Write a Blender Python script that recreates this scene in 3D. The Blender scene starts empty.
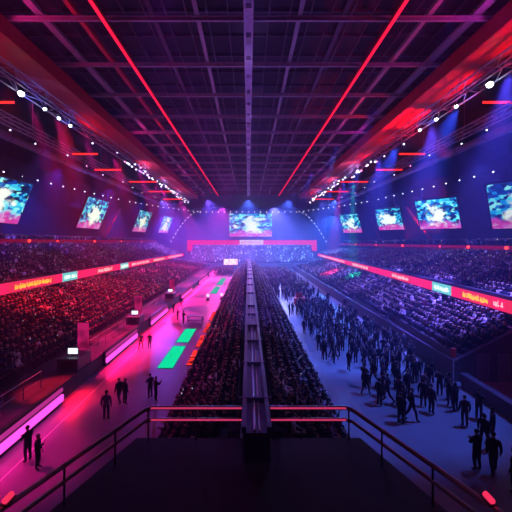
import bpy, bmesh, math, random
import numpy as np
from mathutils import Vector, Matrix
random.seed(7); rng = np.random.default_rng(11)
S = bpy.context.scene
COL = S.collection
F = 320.0; CX = 248.5; CY = 242.0; HC = 10.5        # measured camera: focal length in px, vanishing point, eye height
PI = math.pi

def px_of(x, y, z): return CX + x / y * F, CY + (HC - z) / y * F
# ------------------------------------------------------------------ materials
def new_mat(name):
    m = bpy.data.materials.new(name); m.use_nodes = True
    nt = m.node_tree; nt.nodes.clear()
    out = nt.nodes.new('ShaderNodeOutputMaterial')
    return m, nt, out
def paint(name, c, rough=.6, metal=0., var=.25, scale=3., spec=.4, bump=0.):
    m, nt, out = new_mat(name)
    b = nt.nodes.new('ShaderNodeBsdfPrincipled')
    tc = nt.nodes.new('ShaderNodeTexCoord'); n = nt.nodes.new('ShaderNodeTexNoise')
    n.inputs['Scale'].default_value = scale; n.inputs['Detail'].default_value = 3
    nt.links.new(tc.outputs['Object'], n.inputs['Vector'])
    r = nt.nodes.new('ShaderNodeValToRGB')
    r.color_ramp.elements[0].position = .3; r.color_ramp.elements[1].position = .7
    r.color_ramp.elements[0].color = [v * (1 - var) for v in c] + [1]
    r.color_ramp.elements[1].color = [min(1, v * (1 + var)) for v in c] + [1]
    nt.links.new(n.outputs['Fac'], r.inputs['Fac']); nt.links.new(r.outputs['Color'], b.inputs['Base Color'])
    b.inputs['Roughness'].default_value = rough; b.inputs['Metallic'].default_value = metal
    b.inputs['Specular IOR Level'].default_value = spec
    if bump:
        bp = nt.nodes.new('ShaderNodeBump'); bp.inputs['Strength'].default_value = bump
        nt.links.new(n.outputs['Fac'], bp.inputs['Height']); nt.links.new(bp.outputs['Normal'], b.inputs['Normal'])
    nt.links.new(b.outputs[0], out.inputs[0]); return m
def glow(name, c, s, sample=True, var=0., scale=2.):
    m, nt, out = new_mat(name)
    e = nt.nodes.new('ShaderNodeEmission'); e.inputs['Strength'].default_value = s
    e.inputs['Color'].default_value = list(c) + [1]
    if var:
        tc = nt.nodes.new('ShaderNodeTexCoord'); n = nt.nodes.new('ShaderNodeTexNoise'); n.inputs['Scale'].default_value = scale
        n.inputs['Detail'].default_value = 1
        nt.links.new(tc.outputs['Object'], n.inputs['Vector'])
        mr = nt.nodes.new('ShaderNodeMapRange'); mr.inputs['From Min'].default_value = .35; mr.inputs['From Max'].default_value = .65
        mr.inputs['To Min'].default_value = s * (1 - var); mr.inputs['To Max'].default_value = s * (1 + var)
        nt.links.new(n.outputs['Fac'], mr.inputs['Value']); nt.links.new(mr.outputs['Result'], e.inputs['Strength'])
    nt.links.new(e.outputs[0], out.inputs[0])
    if not sample: m.cycles.emission_sampling = 'NONE'
    return m
def cloth(name, cols, rough=.85):
    m, nt, out = new_mat(name)
    b = nt.nodes.new('ShaderNodeBsdfPrincipled'); oi = nt.nodes.new('ShaderNodeObjectInfo'); r = nt.nodes.new('ShaderNodeValToRGB')
    r.color_ramp.interpolation = 'CONSTANT'
    el = r.color_ramp.elements
    while len(el) < len(cols): el.new(.5)
    for i, c in enumerate(cols):
        el[i].position = i / len(cols); el[i].color = list(c) + [1]
    nt.links.new(oi.outputs['Random'], r.inputs['Fac']); nt.links.new(r.outputs['Color'], b.inputs['Base Color'])
    b.inputs['Roughness'].default_value = rough; b.inputs['Specular IOR Level'].default_value = .15
    nt.links.new(b.outputs[0], out.inputs[0]); return m
def floor_mat():
    m, nt, out = new_mat('polished_floor')
    b = nt.nodes.new('ShaderNodeBsdfPrincipled'); tc = nt.nodes.new('ShaderNodeTexCoord')
    n = nt.nodes.new('ShaderNodeTexNoise'); n.inputs['Scale'].default_value = .35; n.inputs['Detail'].default_value = 5
    br = nt.nodes.new('ShaderNodeTexBrick'); br.inputs['Scale'].default_value = 1.; br.inputs['Mortar Size'].default_value = .004
    br.inputs['Brick Width'].default_value = 3.; br.inputs['Row Height'].default_value = 3.; br.offset = 0.
    br.inputs['Color1'].default_value = (.30, .29, .31, 1); br.inputs['Color2'].default_value = (.26, .255, .27, 1); br.inputs['Mortar'].default_value = (.14, .13, .15, 1)
    nt.links.new(tc.outputs['Object'], n.inputs['Vector']); nt.links.new(tc.outputs['Object'], br.inputs['Vector'])
    mx = nt.nodes.new('ShaderNodeMix'); mx.data_type = 'RGBA'; mx.blend_type = 'MULTIPLY'; mx.inputs['Factor'].default_value = .5
    nt.links.new(br.outputs['Color'], mx.inputs['A']); nt.links.new(n.outputs['Fac'], mx.inputs['B'])
    nt.links.new(mx.outputs['Result'], b.inputs['Base Color'])
    mr = nt.nodes.new('ShaderNodeMapRange'); mr.inputs['To Min'].default_value = .22; mr.inputs['To Max'].default_value = .42
    nt.links.new(n.outputs['Fac'], mr.inputs['Value']); nt.links.new(mr.outputs['Result'], b.inputs['Roughness'])
    b.inputs['Specular IOR Level'].default_value = .22
    nt.links.new(b.outputs[0], out.inputs[0]); return m
def screen_mat(name, seed, s):
    """an abstract picture on a lit screen: blue and cyan patches, a white burst, a magenta foot"""
    m, nt, out = new_mat(name)
    tc = nt.nodes.new('ShaderNodeTexCoord'); mp = nt.nodes.new('ShaderNodeMapping')
    mp.inputs['Location'].default_value = (seed * 3.1, seed * 1.7, 0)
    nt.links.new(tc.outputs['Generated'], mp.inputs['Vector'])
    n = nt.nodes.new('ShaderNodeTexVoronoi'); n.inputs['Scale'].default_value = 13; n.distance = 'CHEBYCHEV'
    nt.links.new(mp.outputs['Vector'], n.inputs['Vector'])
    n2 = nt.nodes.new('ShaderNodeTexNoise'); n2.inputs['Scale'].default_value = 5.; n2.inputs['Detail'].default_value = 5
    nt.links.new(mp.outputs['Vector'], n2.inputs['Vector'])
    sx = nt.nodes.new('ShaderNodeSeparateColor'); nt.links.new(n.outputs['Color'], sx.inputs['Color'])
    r = nt.nodes.new('ShaderNodeValToRGB'); el = r.color_ramp.elements
    for p, c in ((.12, (0, .005, .04)), (.4, (0, .05, .4)), (.6, (0, .28, .85)), (.8, (.04, .7, 1.)), (.97, (.3, .95, 1))):
        e = el.new(p); e.color = list(c) + [1]
    el.remove(el[0]); el.remove(el[len(el) - 1])
    nt.links.new(sx.outputs['Red'], r.inputs['Fac'])
    sp = nt.nodes.new('ShaderNodeSeparateXYZ'); nt.links.new(tc.outputs['Generated'], sp.inputs['Vector'])
    def math_(op, a, b=None):
        q = nt.nodes.new('ShaderNodeMath'); q.operation = op
        for i, v in enumerate((a, b)):
            if v is None: continue
            if isinstance(v, (int, float)): q.inputs[i].default_value = v
            else: nt.links.new(v, q.inputs[i])
        return q.outputs[0]
    u = sp.outputs['X']; v = sp.outputs['Z']
    du = math_('SUBTRACT', u, .5); dv = math_('SUBTRACT', v, .45)
    d = math_('SQRT', math_('ADD', math_('MULTIPLY', math_('MULTIPLY', du, du), 1.6), math_('MULTIPLY', dv, dv)))
    w = math_('ADD', d, math_('MULTIPLY', math_('SUBTRACT', n2.outputs['Fac'], .5), -1.5))
    mr = nt.nodes.new('ShaderNodeMapRange'); mr.interpolation_type = 'SMOOTHSTEP'
    mr.inputs['From Min'].default_value = .14; mr.inputs['From Max'].default_value = .40
    mr.inputs['To Min'].default_value = 1; mr.inputs['To Max'].default_value = 0
    nt.links.new(w, mr.inputs['Value'])
    mx = nt.nodes.new('ShaderNodeMix'); mx.data_type = 'RGBA'; mx.inputs['B'].default_value = (.9, 1, 1, 1)
    nt.links.new(mr.outputs['Result'], mx.inputs['Factor']); nt.links.new(r.outputs['Color'], mx.inputs['A'])
    foot = nt.nodes.new('ShaderNodeMapRange'); foot.interpolation_type = 'SMOOTHSTEP'
    foot.inputs['From Min'].default_value = .12; foot.inputs['From Max'].default_value = .3
    foot.inputs['To Min'].default_value = .75; foot.inputs['To Max'].default_value = 0
    nt.links.new(math_('ADD', v, math_('MULTIPLY', math_('SUBTRACT', n2.outputs['Fac'], .5), .5)), foot.inputs['Value'])
    m2 = nt.nodes.new('ShaderNodeMix'); m2.data_type = 'RGBA'; m2.inputs['B'].default_value = (.8, .05, .5, 1)
    nt.links.new(foot.outputs['Result'], m2.inputs['Factor']); nt.links.new(mx.outputs['Result'], m2.inputs['A'])
    e = nt.nodes.new('ShaderNodeEmission'); e.inputs['Strength'].default_value = s
    nt.links.new(m2.outputs['Result'], e.inputs['Color']); nt.links.new(e.outputs[0], out.inputs[0]); return m

M = dict(
    floor=floor_mat(), concrete=paint('dark_concrete', (.055, .052, .062), .75, var=.2, scale=.6),
    wall=paint('navy_wall', (.045, .045, .085), .8, var=.3, scale=.4), deck=paint('roof_deck', (.022, .02, .028), .8, var=.3, scale=.5),
    steel=paint('grey_steel', (.30, .28, .32), .5, .2, var=.15), darksteel=paint('dark_steel', (.10, .09, .12), .45, .3),
    lilac=paint('lilac_grey_paint', (.48, .44, .56), .45, .1, var=.12), spine=paint('violet_grey_paint', (.20, .16, .30), .4, .2, var=.15), red=paint('red_surface', (.42, .025, .03), .5, var=.15),
    redsteel=paint('red_beam', (.50, .05, .07), .5, var=.1), black=paint('black_plastic', (.012, .012, .014), .45),
    charcoal=paint('charcoal_deck', (.028, .028, .036), .7, var=.2, scale=1.2), bench=paint('seat_shell', (.03, .026, .045), .5),
    chrome=paint('rail_steel', (.45, .42, .45), .3, .7, var=.05), white=paint('white_line', (.7, .7, .7), .6, var=.05),
    redplastic=paint('red_plastic', (.65, .03, .03), .4, var=.1), redpanel=paint('rose_panel', (.55, .18, .30), .5, var=.1),
    door=paint('grey_door', (.16, .15, .2), .5, var=.1),
    g_red=glow('red_tube', (1, .01, .06), 1.5), g_neon=glow('neon_red', (1, .02, .02), 2.0, False), g_strip=glow('magenta_tube', (1, .07, .66), 1.7),
    g_stripdim=glow('magenta_tube_dim', (.9, .05, .5), .55), g_green=glow('green_panel', (0, .85, .42), .95), g_teal=glow('teal_panel', (0, .75, .55), .7),
    g_redfloor=glow('red_floor_lamp', (1, .03, .02), 1.1, True, .9, 2.5), g_pink=glow('pink_panel', (1, .02, .15), 1.1), g_pinkred=glow('rose_panel_lit', (.95, .03, .12), 1.0),
    g_orange=glow('orange_lettering', (1, .36, .04), 1.7, False), g_cyan=glow('cyan_panel', (.2, .75, .9), .9), g_white=glow('white_lettering', (1, .55, .68), 1.1, False),
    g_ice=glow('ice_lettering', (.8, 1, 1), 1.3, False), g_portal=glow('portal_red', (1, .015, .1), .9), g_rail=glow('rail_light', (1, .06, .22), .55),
    g_lamp=glow('white_lamp', (.62, .6, 1), 4.2, False), g_big=glow('bright_lamp', (.62, .74, 1), 14, False), g_small=glow('small_lamp', (.7, .66, 1), 4.0, False),
    g_pinklamp=glow('pink_lamp', (1, .25, .7), 3.5, False), g_sign=glow('white_sign', (.9, .75, 1), .9), g_stage=glow('stage_screen', (1, .62, .9), 1.5, True, .4, 1.),
    g_parapet=glow('parapet_red', (.8, .01, .06), .30, False), g_reddot=glow('red_lamp', (1, .03, .02), 5, False), g_monitor=glow('monitor', (.75, .8, 1), 1.6),
    g_phone=glow('phone_screen', (.75, .68, 1), .9, False), g_banner=glow('banner_painted_glow', (1, .02, .26), .34, False, .5, 1.2), g_warm=glow('warm_lamp', (1, .75, .7), 3.0, False),
)
# ------------------------------------------------------------------ mesh builder
class MB:
    def __init__(s): s.v = []; s.f = []; s.mi = []; s.m = 0
    def box(s, x0, x1, y0, y1, z0, z1):
        b = len(s.v); s.v += [(x, y, z) for z in (z0, z1) for y in (y0, y1) for x in (x0, x1)]
        for q in ((0, 2, 3, 1), (4, 5, 7, 6), (0, 1, 5, 4), (2, 6, 7, 3), (0, 4, 6, 2), (1, 3, 7, 5)):
            s.f.append([b + i for i in q]); s.mi.append(s.m)
        return s
    def bar(s, p, q, w, h=None):
        p = Vector(p); q = Vector(q); h = h or w; d = (q - p).normalized()
        up = Vector((0, 0, 1)) if abs(d.z) < .95 else Vector((0, 1, 0))
        a = d.cross(up).normalized() * w / 2; c = a.cross(d).normalized() * h / 2
        b = len(s.v)
        for e in (p, q):
            for sa, sc in ((-1, -1), (1, -1), (1, 1), (-1, 1)): s.v.append(tuple(e + a * sa + c * sc))
        for f in ((0, 1, 2, 3), (7, 6, 5, 4), (0, 4, 5, 1), (1, 5, 6, 2), (2, 6, 7, 3), (3, 7, 4, 0)):
            s.f.append([b + i for i in f]); s.mi.append(s.m)
        return s
    def tube(s, pts, r, n=8, r2=None):
        pts = [Vector(p) for p in pts]; b = len(s.v); k = len(pts)
        for i, p in enumerate(pts):
            d = (pts[min(i + 1, k - 1)] - pts[max(i - 1, 0)]).normalized()
            up = Vector((0, 0, 1)) if abs(d.z) < .9 else Vector((0, 1, 0))
            a = d.cross(up).normalized(); c = a.cross(d)
            rr = r if r2 is None else r + (r2 - r) * i / (k - 1)
            for j in range(n):
                t = 2 * PI * j / n; s.v.append(tuple(p + a * rr * math.cos(t) + c * rr * math.sin(t)))
        for i in range(k - 1):
            for j in range(n):
                s.f.append([b + i * n + j, b + i * n + (j + 1) % n, b + (i + 1) * n + (j + 1) % n, b + (i + 1) * n + j]); s.mi.append(s.m)
        s.f.append([b + j for j in range(n)][::-1]); s.mi.append(s.m)
        s.f.append([b + (k - 1) * n + j for j in range(n)]); s.mi.append(s.m)
        return s
    def ball(s, c, r, n=8, m=6, sz=1.):
        b = len(s.v); s.v.append((c[0], c[1], c[2] + r * sz))
        for i in range(1, m):
            t = PI * i / m
            for j in range(n):
                a = 2 * PI * j / n; s.v.append((c[0] + r * math.sin(t) * math.cos(a), c[1] + r * math.sin(t) * math.sin(a), c[2] + r * sz * math.cos(t)))
        s.v.append((c[0], c[1], c[2] - r * sz)); L = len(s.v) - 1
        for j in range(n):
            s.f.append([b, b + 1 + j, b + 1 + (j + 1) % n]); s.mi.append(s.m)
            o = b + 1 + (m - 2) * n; s.f.append([L, o + (j + 1) % n, o + j]); s.mi.append(s.m)
        for i in range(m - 2):
            for j in range(n):
                o = b + 1 + i * n; s.f.append([o + j, o + n + j, o + n + (j + 1) % n, o + (j + 1) % n]); s.mi.append(s.m)
        return s
    def poly(s, pts, z0, z1):
        b = len(s.v); n = len(pts)
        s.v += [(x, y, z0) for x, y in pts] + [(x, y, z1) for x, y in pts]
        s.f.append([b + i for i in range(n)][::-1]); s.f.append([b + n + i for i in range(n)]); s.mi += [s.m] * 2
        for i in range(n):
            j = (i + 1) % n; s.f.append([b + i, b + j, b + n + j, b + n + i]); s.mi.append(s.m)
        return s
    def build(s, name, mats, parent=None, loc=None, bevel=0, smooth=False, local=False):
        """vertices are world coordinates unless local; the object's origin goes to loc (default: the base centre)"""
        me = bpy.data.meshes.new(name)
        V = s.v
        if parent is None and not local:
            if loc is None:
                a = np.array(V); loc = (float((a[:, 0].min() + a[:, 0].max()) / 2), float((a[:, 1].min() + a[:, 1].max()) / 2), float(a[:, 2].min()))
            V = [(x - loc[0], y - loc[1], z - loc[2]) for x, y, z in V]
        me.from_pydata(V, [], s.f)
        mats = mats if isinstance(mats, (list, tuple)) else [mats]
        for m in mats: me.materials.append(m)
        me.polygons.foreach_set('material_index', s.mi)
        bm = bmesh.new(); bm.from_mesh(me); bmesh.ops.recalc_face_normals(bm, faces=bm.faces)
        if bevel: bmesh.ops.bevel(bm, geom=[e for e in bm.edges], offset=bevel, segments=1, affect='EDGES')
        bm.to_mesh(me); bm.free()
        if smooth: me.polygons.foreach_set('use_smooth', [True] * len(me.polygons))
        o = bpy.data.objects.new(name, me); COL.objects.link(o)
        if parent is not None:
            o.parent = parent
            if not local:     # world-space vertices under an unrotated thing
                w = parent.location.copy(); q = parent.parent
                while q: w += q.location; q = q.parent
                o.location = -w
        elif loc is not None: o.location = loc
        return o
def tag(o, label, cat, group=None):
    o['label'] = label; o['category'] = cat
    if group: o['group'] = group
    return o
def thing(name, label, cat, loc=(0, 0, 0), group=None):
    o = bpy.data.objects.new(name, None); COL.objects.link(o); o.location = loc; o.empty_display_size = .2
    return tag(o, label, cat, group)
def struct(o): o['kind'] = 'structure'; return o
def copy_tree(o, parent=None):
    c = o.copy(); COL.objects.link(c)
    if parent is not None: c.parent = parent
    for ch in o.children: copy_tree(ch, c)
    return c
_O = 'zeroth first second third fourth fifth sixth seventh eighth ninth tenth eleventh twelfth thirteenth fourteenth fifteenth sixteenth seventeenth eighteenth nineteenth'.split()
_T = {2: 'twenty', 3: 'thirty', 4: 'forty', 5: 'fifty', 6: 'sixty', 7: 'seventy', 8: 'eighty', 9: 'ninety'}
def nth(n):
    if n < 20: return _O[n]
    t, u = divmod(n, 10)
    if n >= 100: return f'{n}th'
    return (_T[t][:-1] + 'ieth') if u == 0 else _T[t] + '-' + _O[u]
# ------------------------------------------------------------------ the hall
XW = 45.; YF = 152.
RX = lambda y: 19.9 + .0724 * y                    # the splayed right-hand fascia line
struct(MB().box(-XW, XW + 3, -12, YF, -.3, 0).build('floor', M['floor'], loc=(0, 0, 0)))
struct(MB().box(-XW - .4, -XW, -12, YF, 0, 27).build('wall_left', M['wall']))
struct(MB().box(XW + 3, XW + 3.4, -12, YF, 0, 27).build('wall_right', M['wall']))
struct(MB().box(-XW - .4, XW + 3.4, YF, YF + .4, 0, 29).build('wall_far', M['wall']))
struct(MB().box(-XW - .4, XW + 3.4, -12.4, -12, 0, 29).build('wall_near', M['wall']))
struct(MB().box(-21, 21, -12, 110, 28.6, 29).build('ceiling', M['deck']))
c = MB()
for sx, xe in ((-1, -XW - .4), (1, XW + 3.4)):
    a = 21 * sx
    b = len(c.v)
    for y in (-12, 110): c.v += [(a, y, 28.6), (a, y, 29), (xe, y, 26.4), (xe, y, 26.8)]
    for f in ((0, 1, 3, 2), (4, 6, 7, 5), (0, 4, 5, 1), (2, 3, 7, 6), (0, 2, 6, 4), (1, 5, 7, 3)): c.f.append([b + i for i in f]); c.mi.append(0)
struct(c.build('ceiling_sides', M['deck']))
struct(MB().box(-XW - .4, XW + 3.4, 110, YF + .4, 26.6, 27.).build('ceiling_far', M['deck']))
struct(MB().box(-10.95, -10.89, 2, 118, .0, .004).build('trim_1', M['white']))
# floor lights
def floor_panel(x0, x1, y0, y1, mat, label, grp=None):
    o = thing('floor_light_panel', label, 'floor light', ((x0 + x1) / 2, (y0 + y1) / 2, 0), grp)
    MB().box(x0 - .06, x1 + .06, y0 - .06, y1 + .06, 0, .025).build('frame', M['black'], o)
    MB().box(x0, x1, y0, y1, .025, .035).build('panel', mat, o)
floor_panel(-7.6, -6.3, 26.6, 32.2, M['g_green'], 'long glowing green floor panel nearest the railing', 'green floor panels')
floor_panel(-7.6, -6.3, 33.4, 38.6, M['g_green'], 'glowing green floor panel just before the dark table', 'green floor panels')
floor_panel(-7.9, -6.5, 65, 75, M['g_teal'], 'teal floor panel beyond the dark table, nearer of two', 'green floor panels')
floor_panel(-7.9, -6.4, 78, 93, M['g_teal'], 'teal floor panel farthest away, near the white stage screen', 'green floor panels')
for i, (y0, y1) in enumerate(((27.2, 31.0), (32, 36), (37, 41.5), (42.5, 48))):
    o = thing('floor_light_bar', f'speckled red floor light bar along the central stand, {nth(i + 1)} from the railing', 'floor light', (-5, (y0 + y1) / 2, 0), 'red floor light bars')
    MB().box(-5.35, -4.62, y0, y1, 0, .04).build('frame', M['black'], o)
    MB().box(-5.3, -4.67, y0 + .05, y1 - .05, .04, .05).build('lamp_strip', M['g_redfloor'], o)
# ------------------------------------------------------------------ stands
SEATS = []     # x, y, z, rotation, block, row, index
def add_row(block, row, pfun, y0, y1, zf, rot, occ=.88, step=.6, aisle=None):
    y = y0 + random.random() * .3; k = 0
    while y < y1:
        k += 1
        if not (aisle and (y % aisle) < 1.3) and random.random() < occ:
            x = pfun(y); SEATS.append((x, y, zf, rot + random.uniform(-.25, .25), block, row, k))
        y += step
def stand_row(mb_step, mb_bench, P, y0, y1, depth, zb, z, sx):
    """one terrace step with its bench; P(y) is the front line, the row goes out by depth on side sx"""
    a0, a1 = P(y0), P(y1)
    mb_step.poly([(a0, y0), (a0 + sx * depth, y0), (a1 + sx * depth, y1), (a1, y1)][::sx], zb, z)
    mb_bench.poly([(a0 + sx * (depth - .42), y0), (a0 + sx * (depth - .04), y0), (a1 + sx * (depth - .04), y1), (a1 + sx * (depth - .42), y1)][::sx], z, z + .42)
# left lower
g = thing('grandstand', 'lower grandstand along the red-lit left side, behind the magenta light barriers', 'grandstand', (-20, 80, 0))
st = MB()
st.box(-15.5, -12.3, 8, 123.5, 0, 1.1)
nb = 14
for r in range(nb):
    P = lambda y, r=r: -15.5 - .88 * r
    bm_ = MB(); stand_row(st, bm_, P, 8, 123.5, .88, 0, 1.2 + .15 * r, -1)
    bm_.build('bench', M['bench'], g)
    add_row('left lower', r, lambda y, r=r: -15.5 - .88 * r - .62, 8.5, 123, 1.2 + .15 * r, -PI / 2, aisle=15)
st.build('terrace', M['concrete'], g)
# left upper
g = thing('grandstand', 'upper grandstand on the left, above the long lit ribbon board', 'grandstand', (-34, 80, 0))
st = MB(); st.box(-28.6, -28.05, 8, 140, 3.9, 5.9); st.box(-40, -28.05, 8, 140, 3.9, 4.3)
for r in range(12):
    bm_ = MB(); stand_row(st, bm_, lambda y, r=r: -28.6 - .94 * r, 8, 140, .94, 4.3, 5.0 + .38 * r, -1)
    bm_.build('bench', M['bench'], g)
    add_row('left upper', r, lambda y, r=r: -28.6 - .94 * r - .68, 28, 139, 5.0 + .38 * r, -PI / 2, aisle=15)
st.box(-XW + .05, -39.9, 8, 140, 3.9, 10.1)
st.build('terrace', M['concrete'], g)
# right lower
g = thing('grandstand', 'lower grandstand along the blue-lit right side with a dark end wall', 'grandstand', (20, 80, 0))
st = MB(); YR = 24.3
st.poly([(15.6, YR), (RX(YR) - .1, YR), (RX(123.5) - .1, 123.5), (17.23, 123.5)], 0, 1.2)
FR = lambda y: 15.6 + (y - YR) * .0164
for r in range(17):
    # rows follow the splayed fascia; each starts where it clears the front wall
    off = .95 + .8 * r
    ys = YR if RX(YR) - off - .8 > FR(YR) + .3 else (off + .8 + .3 + 15.2 - 19.9) / (.0724 - .0164)
    ys = max(YR, ys)
    if ys > 118: break
    z = max(1.2, 3.4 - .3 * r)
    bm_ = MB(); P = lambda y, o=off: RX(y) - o - .8
    if z > 1.21: stand_row(st, bm_, P, ys, 123.5, .8, 1.2, z, 1)
    else: stand_row(MB(), bm_, P, ys, 123.5, .8, 1.1, z, 1)
    bm_.build('bench', M['bench'], g)
    add_row('right lower', r, lambda y, o=off: RX(y) - o - .24, ys + .3, 123, z, PI / 2, aisle=17)
# sloping end wall and front wall
st.v += [(15.5, YR - .25, 0), (15.5, YR - .25, 1.5), (RX(YR), YR - .25, 4.6), (RX(YR), YR - .25, 0), (15.5, YR, 0), (15.5, YR, 1.5), (RX(YR), YR, 4.6), (RX(YR), YR, 0)]
b = len(st.v) - 8
for f in ((0, 1, 2, 3), (4, 7, 6, 5), (0, 4, 5, 1), (1, 5, 6, 2), (2, 6, 7, 3), (0, 3, 7, 4)): st.f.append([b + i for i in f]); st.mi.append(0)
st.poly([(15.45, YR), (15.62, YR), (17.23, 123.5), (17.06, 123.5)], 0, 1.5)
st.build('terrace', M['concrete'], g)
cp = MB().bar((15.5, YR - .12, 1.53), (RX(YR), YR - .12, 4.63), .3, .07); cp.bar((15.53, YR, 1.53), (17.15, 123.5, 1.53), .2, .06)
cp.build('coping', M['darksteel'], g)
# right upper
g = thing('grandstand', 'upper grandstand on the right, above the long lit ribbon board', 'grandstand', (32, 80, 0))
st = MB(); st.poly([(RX(14) + .05, 14), (RX(14) + .6, 14), (RX(140) + .6, 140), (RX(140) + .05, 140)], 3.9, 5.9)
st.poly([(RX(14) + .05, 14), (40, 14), (40, 140), (RX(140) + .05, 140)], 3.9, 4.3)
for r in range(18):
    off = .6 + .94 * r
    ye = min(140, (39.8 - .94 - off - 19.9) / .0724)
    if ye < 30: break
    z = 5.0 + .2 * r
    bm_ = MB(); stand_row(st, bm_, lambda y, o=off: RX(y) + o, 14, ye, .94, 4.3, z, 1); bm_.build('bench', M['bench'], g)
    add_row('right upper', r, lambda y, o=off: RX(y) + o + .68, 22, ye - .5, z, PI / 2, aisle=17)
st.box(40.0, XW + 2.95, 14, 140, 3.9, 9.3)
st.build('terrace', M['concrete'], g)
# far stand
g = thing('grandstand', 'far grandstand across the end of the hall under the big screen', 'grandstand', (0, 132, 0))
st = MB(); st.box(-24, 27, 124, 125, 0, 2.2)
for r in range(14):
    y0 = 125 + r * 1.0; z = 2.2 + .46 * r
    st.box(-24, 27, y0, y0 + 1, 0, z); MB().box(-24, 27, y0 + .55, y0 + .96, z, z + .42).build('bench', M['bench'], g)
    x = -23.5; k = 0
    while x < 26.5:
        k += 1
        if random.random() < .9 and abs(x + 8) > .6 and abs(x - 10) > .6: SEATS.append((x, y0 + .7, z, PI + random.uniform(-.2, .2), 'far', r, k))
        x += .62
st.box(-27.5, 29, 139, YF - .05, 0, 9.2)
st.build('terrace', M['concrete'], g)
# central double stand on both sides of the spine wall
for side, sx, ox, lab in (('central left', -1, -.02, 'low central stand on the magenta-lit side of the spine wall'), ('central right', 1, .56, 'low central stand on the blue-lit side of the spine wall')):
    g = thing('grandstand', lab, 'grandstand', (sx * 2.5 + ox, 65, 0))
    st = MB()
    for r in range(6):
        x0 = sx * (4.5 - .68 * r) + ox
        z = .25 + .5 * r
        st.box(*sorted((x0, x0 - sx * .68)), 12.4, 118, 0, z)
        MB().box(*sorted((x0 - sx * .30, x0 - sx * .66)), 12.4, 118, z, z + .42).build('bench', M['bench'], g)
        add_row(side, r, lambda y, x=x0 - sx * .45: x, 12.8, 117.5, z, -sx * PI / 2, occ=.95, step=.52)
    st.build('terrace', M['concrete'], g)
# spine wall
g = thing('spine_wall', 'long lilac-grey dividing wall running down the middle of the hall', 'dividing wall', (.27, 64, 0))
MB().box(-.16, .70, 11.66, 118, 0, 4.35).build('body', M['spine'], g)
MB().box(-.16, .70, 10.3, 11.66, 3.41, 4.35).build('end_cap', M['spine'], g)
for x in (-.17, .65): MB().box(x - .05, x + .10, 10.3, 118, 4.35, 4.55).build('edge_rail', M['spine'], g)
MB().tube([(.2, 10.3, 4.42), (.2, 118, 4.42)], .05, 8).build('conduit', M['chrome'], g)
MB().tube([(.36, 10.3, 4.40), (.36, 118, 4.40)], .035, 8).build('conduit', M['chrome'], g)
y = 12.2
while y < 112:
    MB().box(-.34, .86, y, y + .07, 4.36, 4.57).build('joint_band', M['spine'], g)
    y += 3.6 if y < 30 else 7.5
# ------------------------------------------------------------------ platform with rails in front
pl = [(-4.05, 11.6), (-5.7, 7.2), (-5.7, 1.0), (5.7, 1.0), (5.7, 7.2), (4.05, 11.6)]
g = thing('viewing_platform', 'dark charcoal viewing platform in front of the central stand', 'platform', (0, 6, 0))
MB().poly(pl[::-1], 3.2, 3.4).build('deck', M['charcoal'], g)
MB().poly([(x * .97, 1.2 + (y - 1.2) * .97) for x, y in pl[::-1]], 0, 3.2).build('skirt', M['charcoal'], g)
for sx in (-1, 1):
    rl = thing('railing', ['pink-lit guard railing on the left half of the dark platform', 'pink-lit guard railing on the right half of the dark platform'][sx > 0], 'railing', (sx * 3.5, 10, 3.4), 'platform railings')
    x_in = -.24 if sx < 0 else .78
    for nm, dz, r in (('top_rail', 1.12, .07), ('middle_rail', .70, .06)):
        pts = [(x_in, 11.55, 3.4 + dz), (sx * 3.5, 11.55, 3.4 + dz), (sx * 3.72, 11.45, 3.4 + dz - .03), (sx * 5.6, 7.1, 3.4 + dz - .03), (sx * 5.6, 2.2, 3.4 + dz - .03)]
        rr = MB().tube(pts, r, 10).build(nm, M['chrome'], rl, smooth=True)
        MB().box(*sorted((x_in, sx * 3.5)), 11.45, 11.49, 3.4 + dz + .0, 3.4 + dz + .045).build('glow_strip', M['g_rail'], rr)  # glowing strip added as the highlight along the shiny rail
    for px_, py_ in ((x_in + sx * .1, 11.5), (sx * 1.9, 11.5), (sx * 3.6, 11.48), (sx * 4.25, 10.2), (sx * 4.95, 8.6), (sx * 5.6, 7.05), (sx * 5.6, 4.6), (sx * 5.6, 2.4)):
        MB().tube([(px_, py_, 3.4), (px_, py_, 4.5)], .03, 8).build('post', M['darksteel'], rl)
    lm = thing('marker_lamp', ['small red marker lamp on the left platform railing', 'small red marker lamp on the right platform railing'][sx > 0], 'lamp', (sx * 5.52, 7.35, 4.53), 'platform marker lamps')
    MB().box(sx * 5.52 - .09, sx * 5.52 + .09, 7.2, 7.5, 4.53, 4.57).build('base', M['black'], lm)
    MB().tube([(sx * 5.52, 7.24, 4.63), (sx * 5.52, 7.46, 4.63)], .07, 10).build('lens', M['g_pinkred'], lm)
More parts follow.
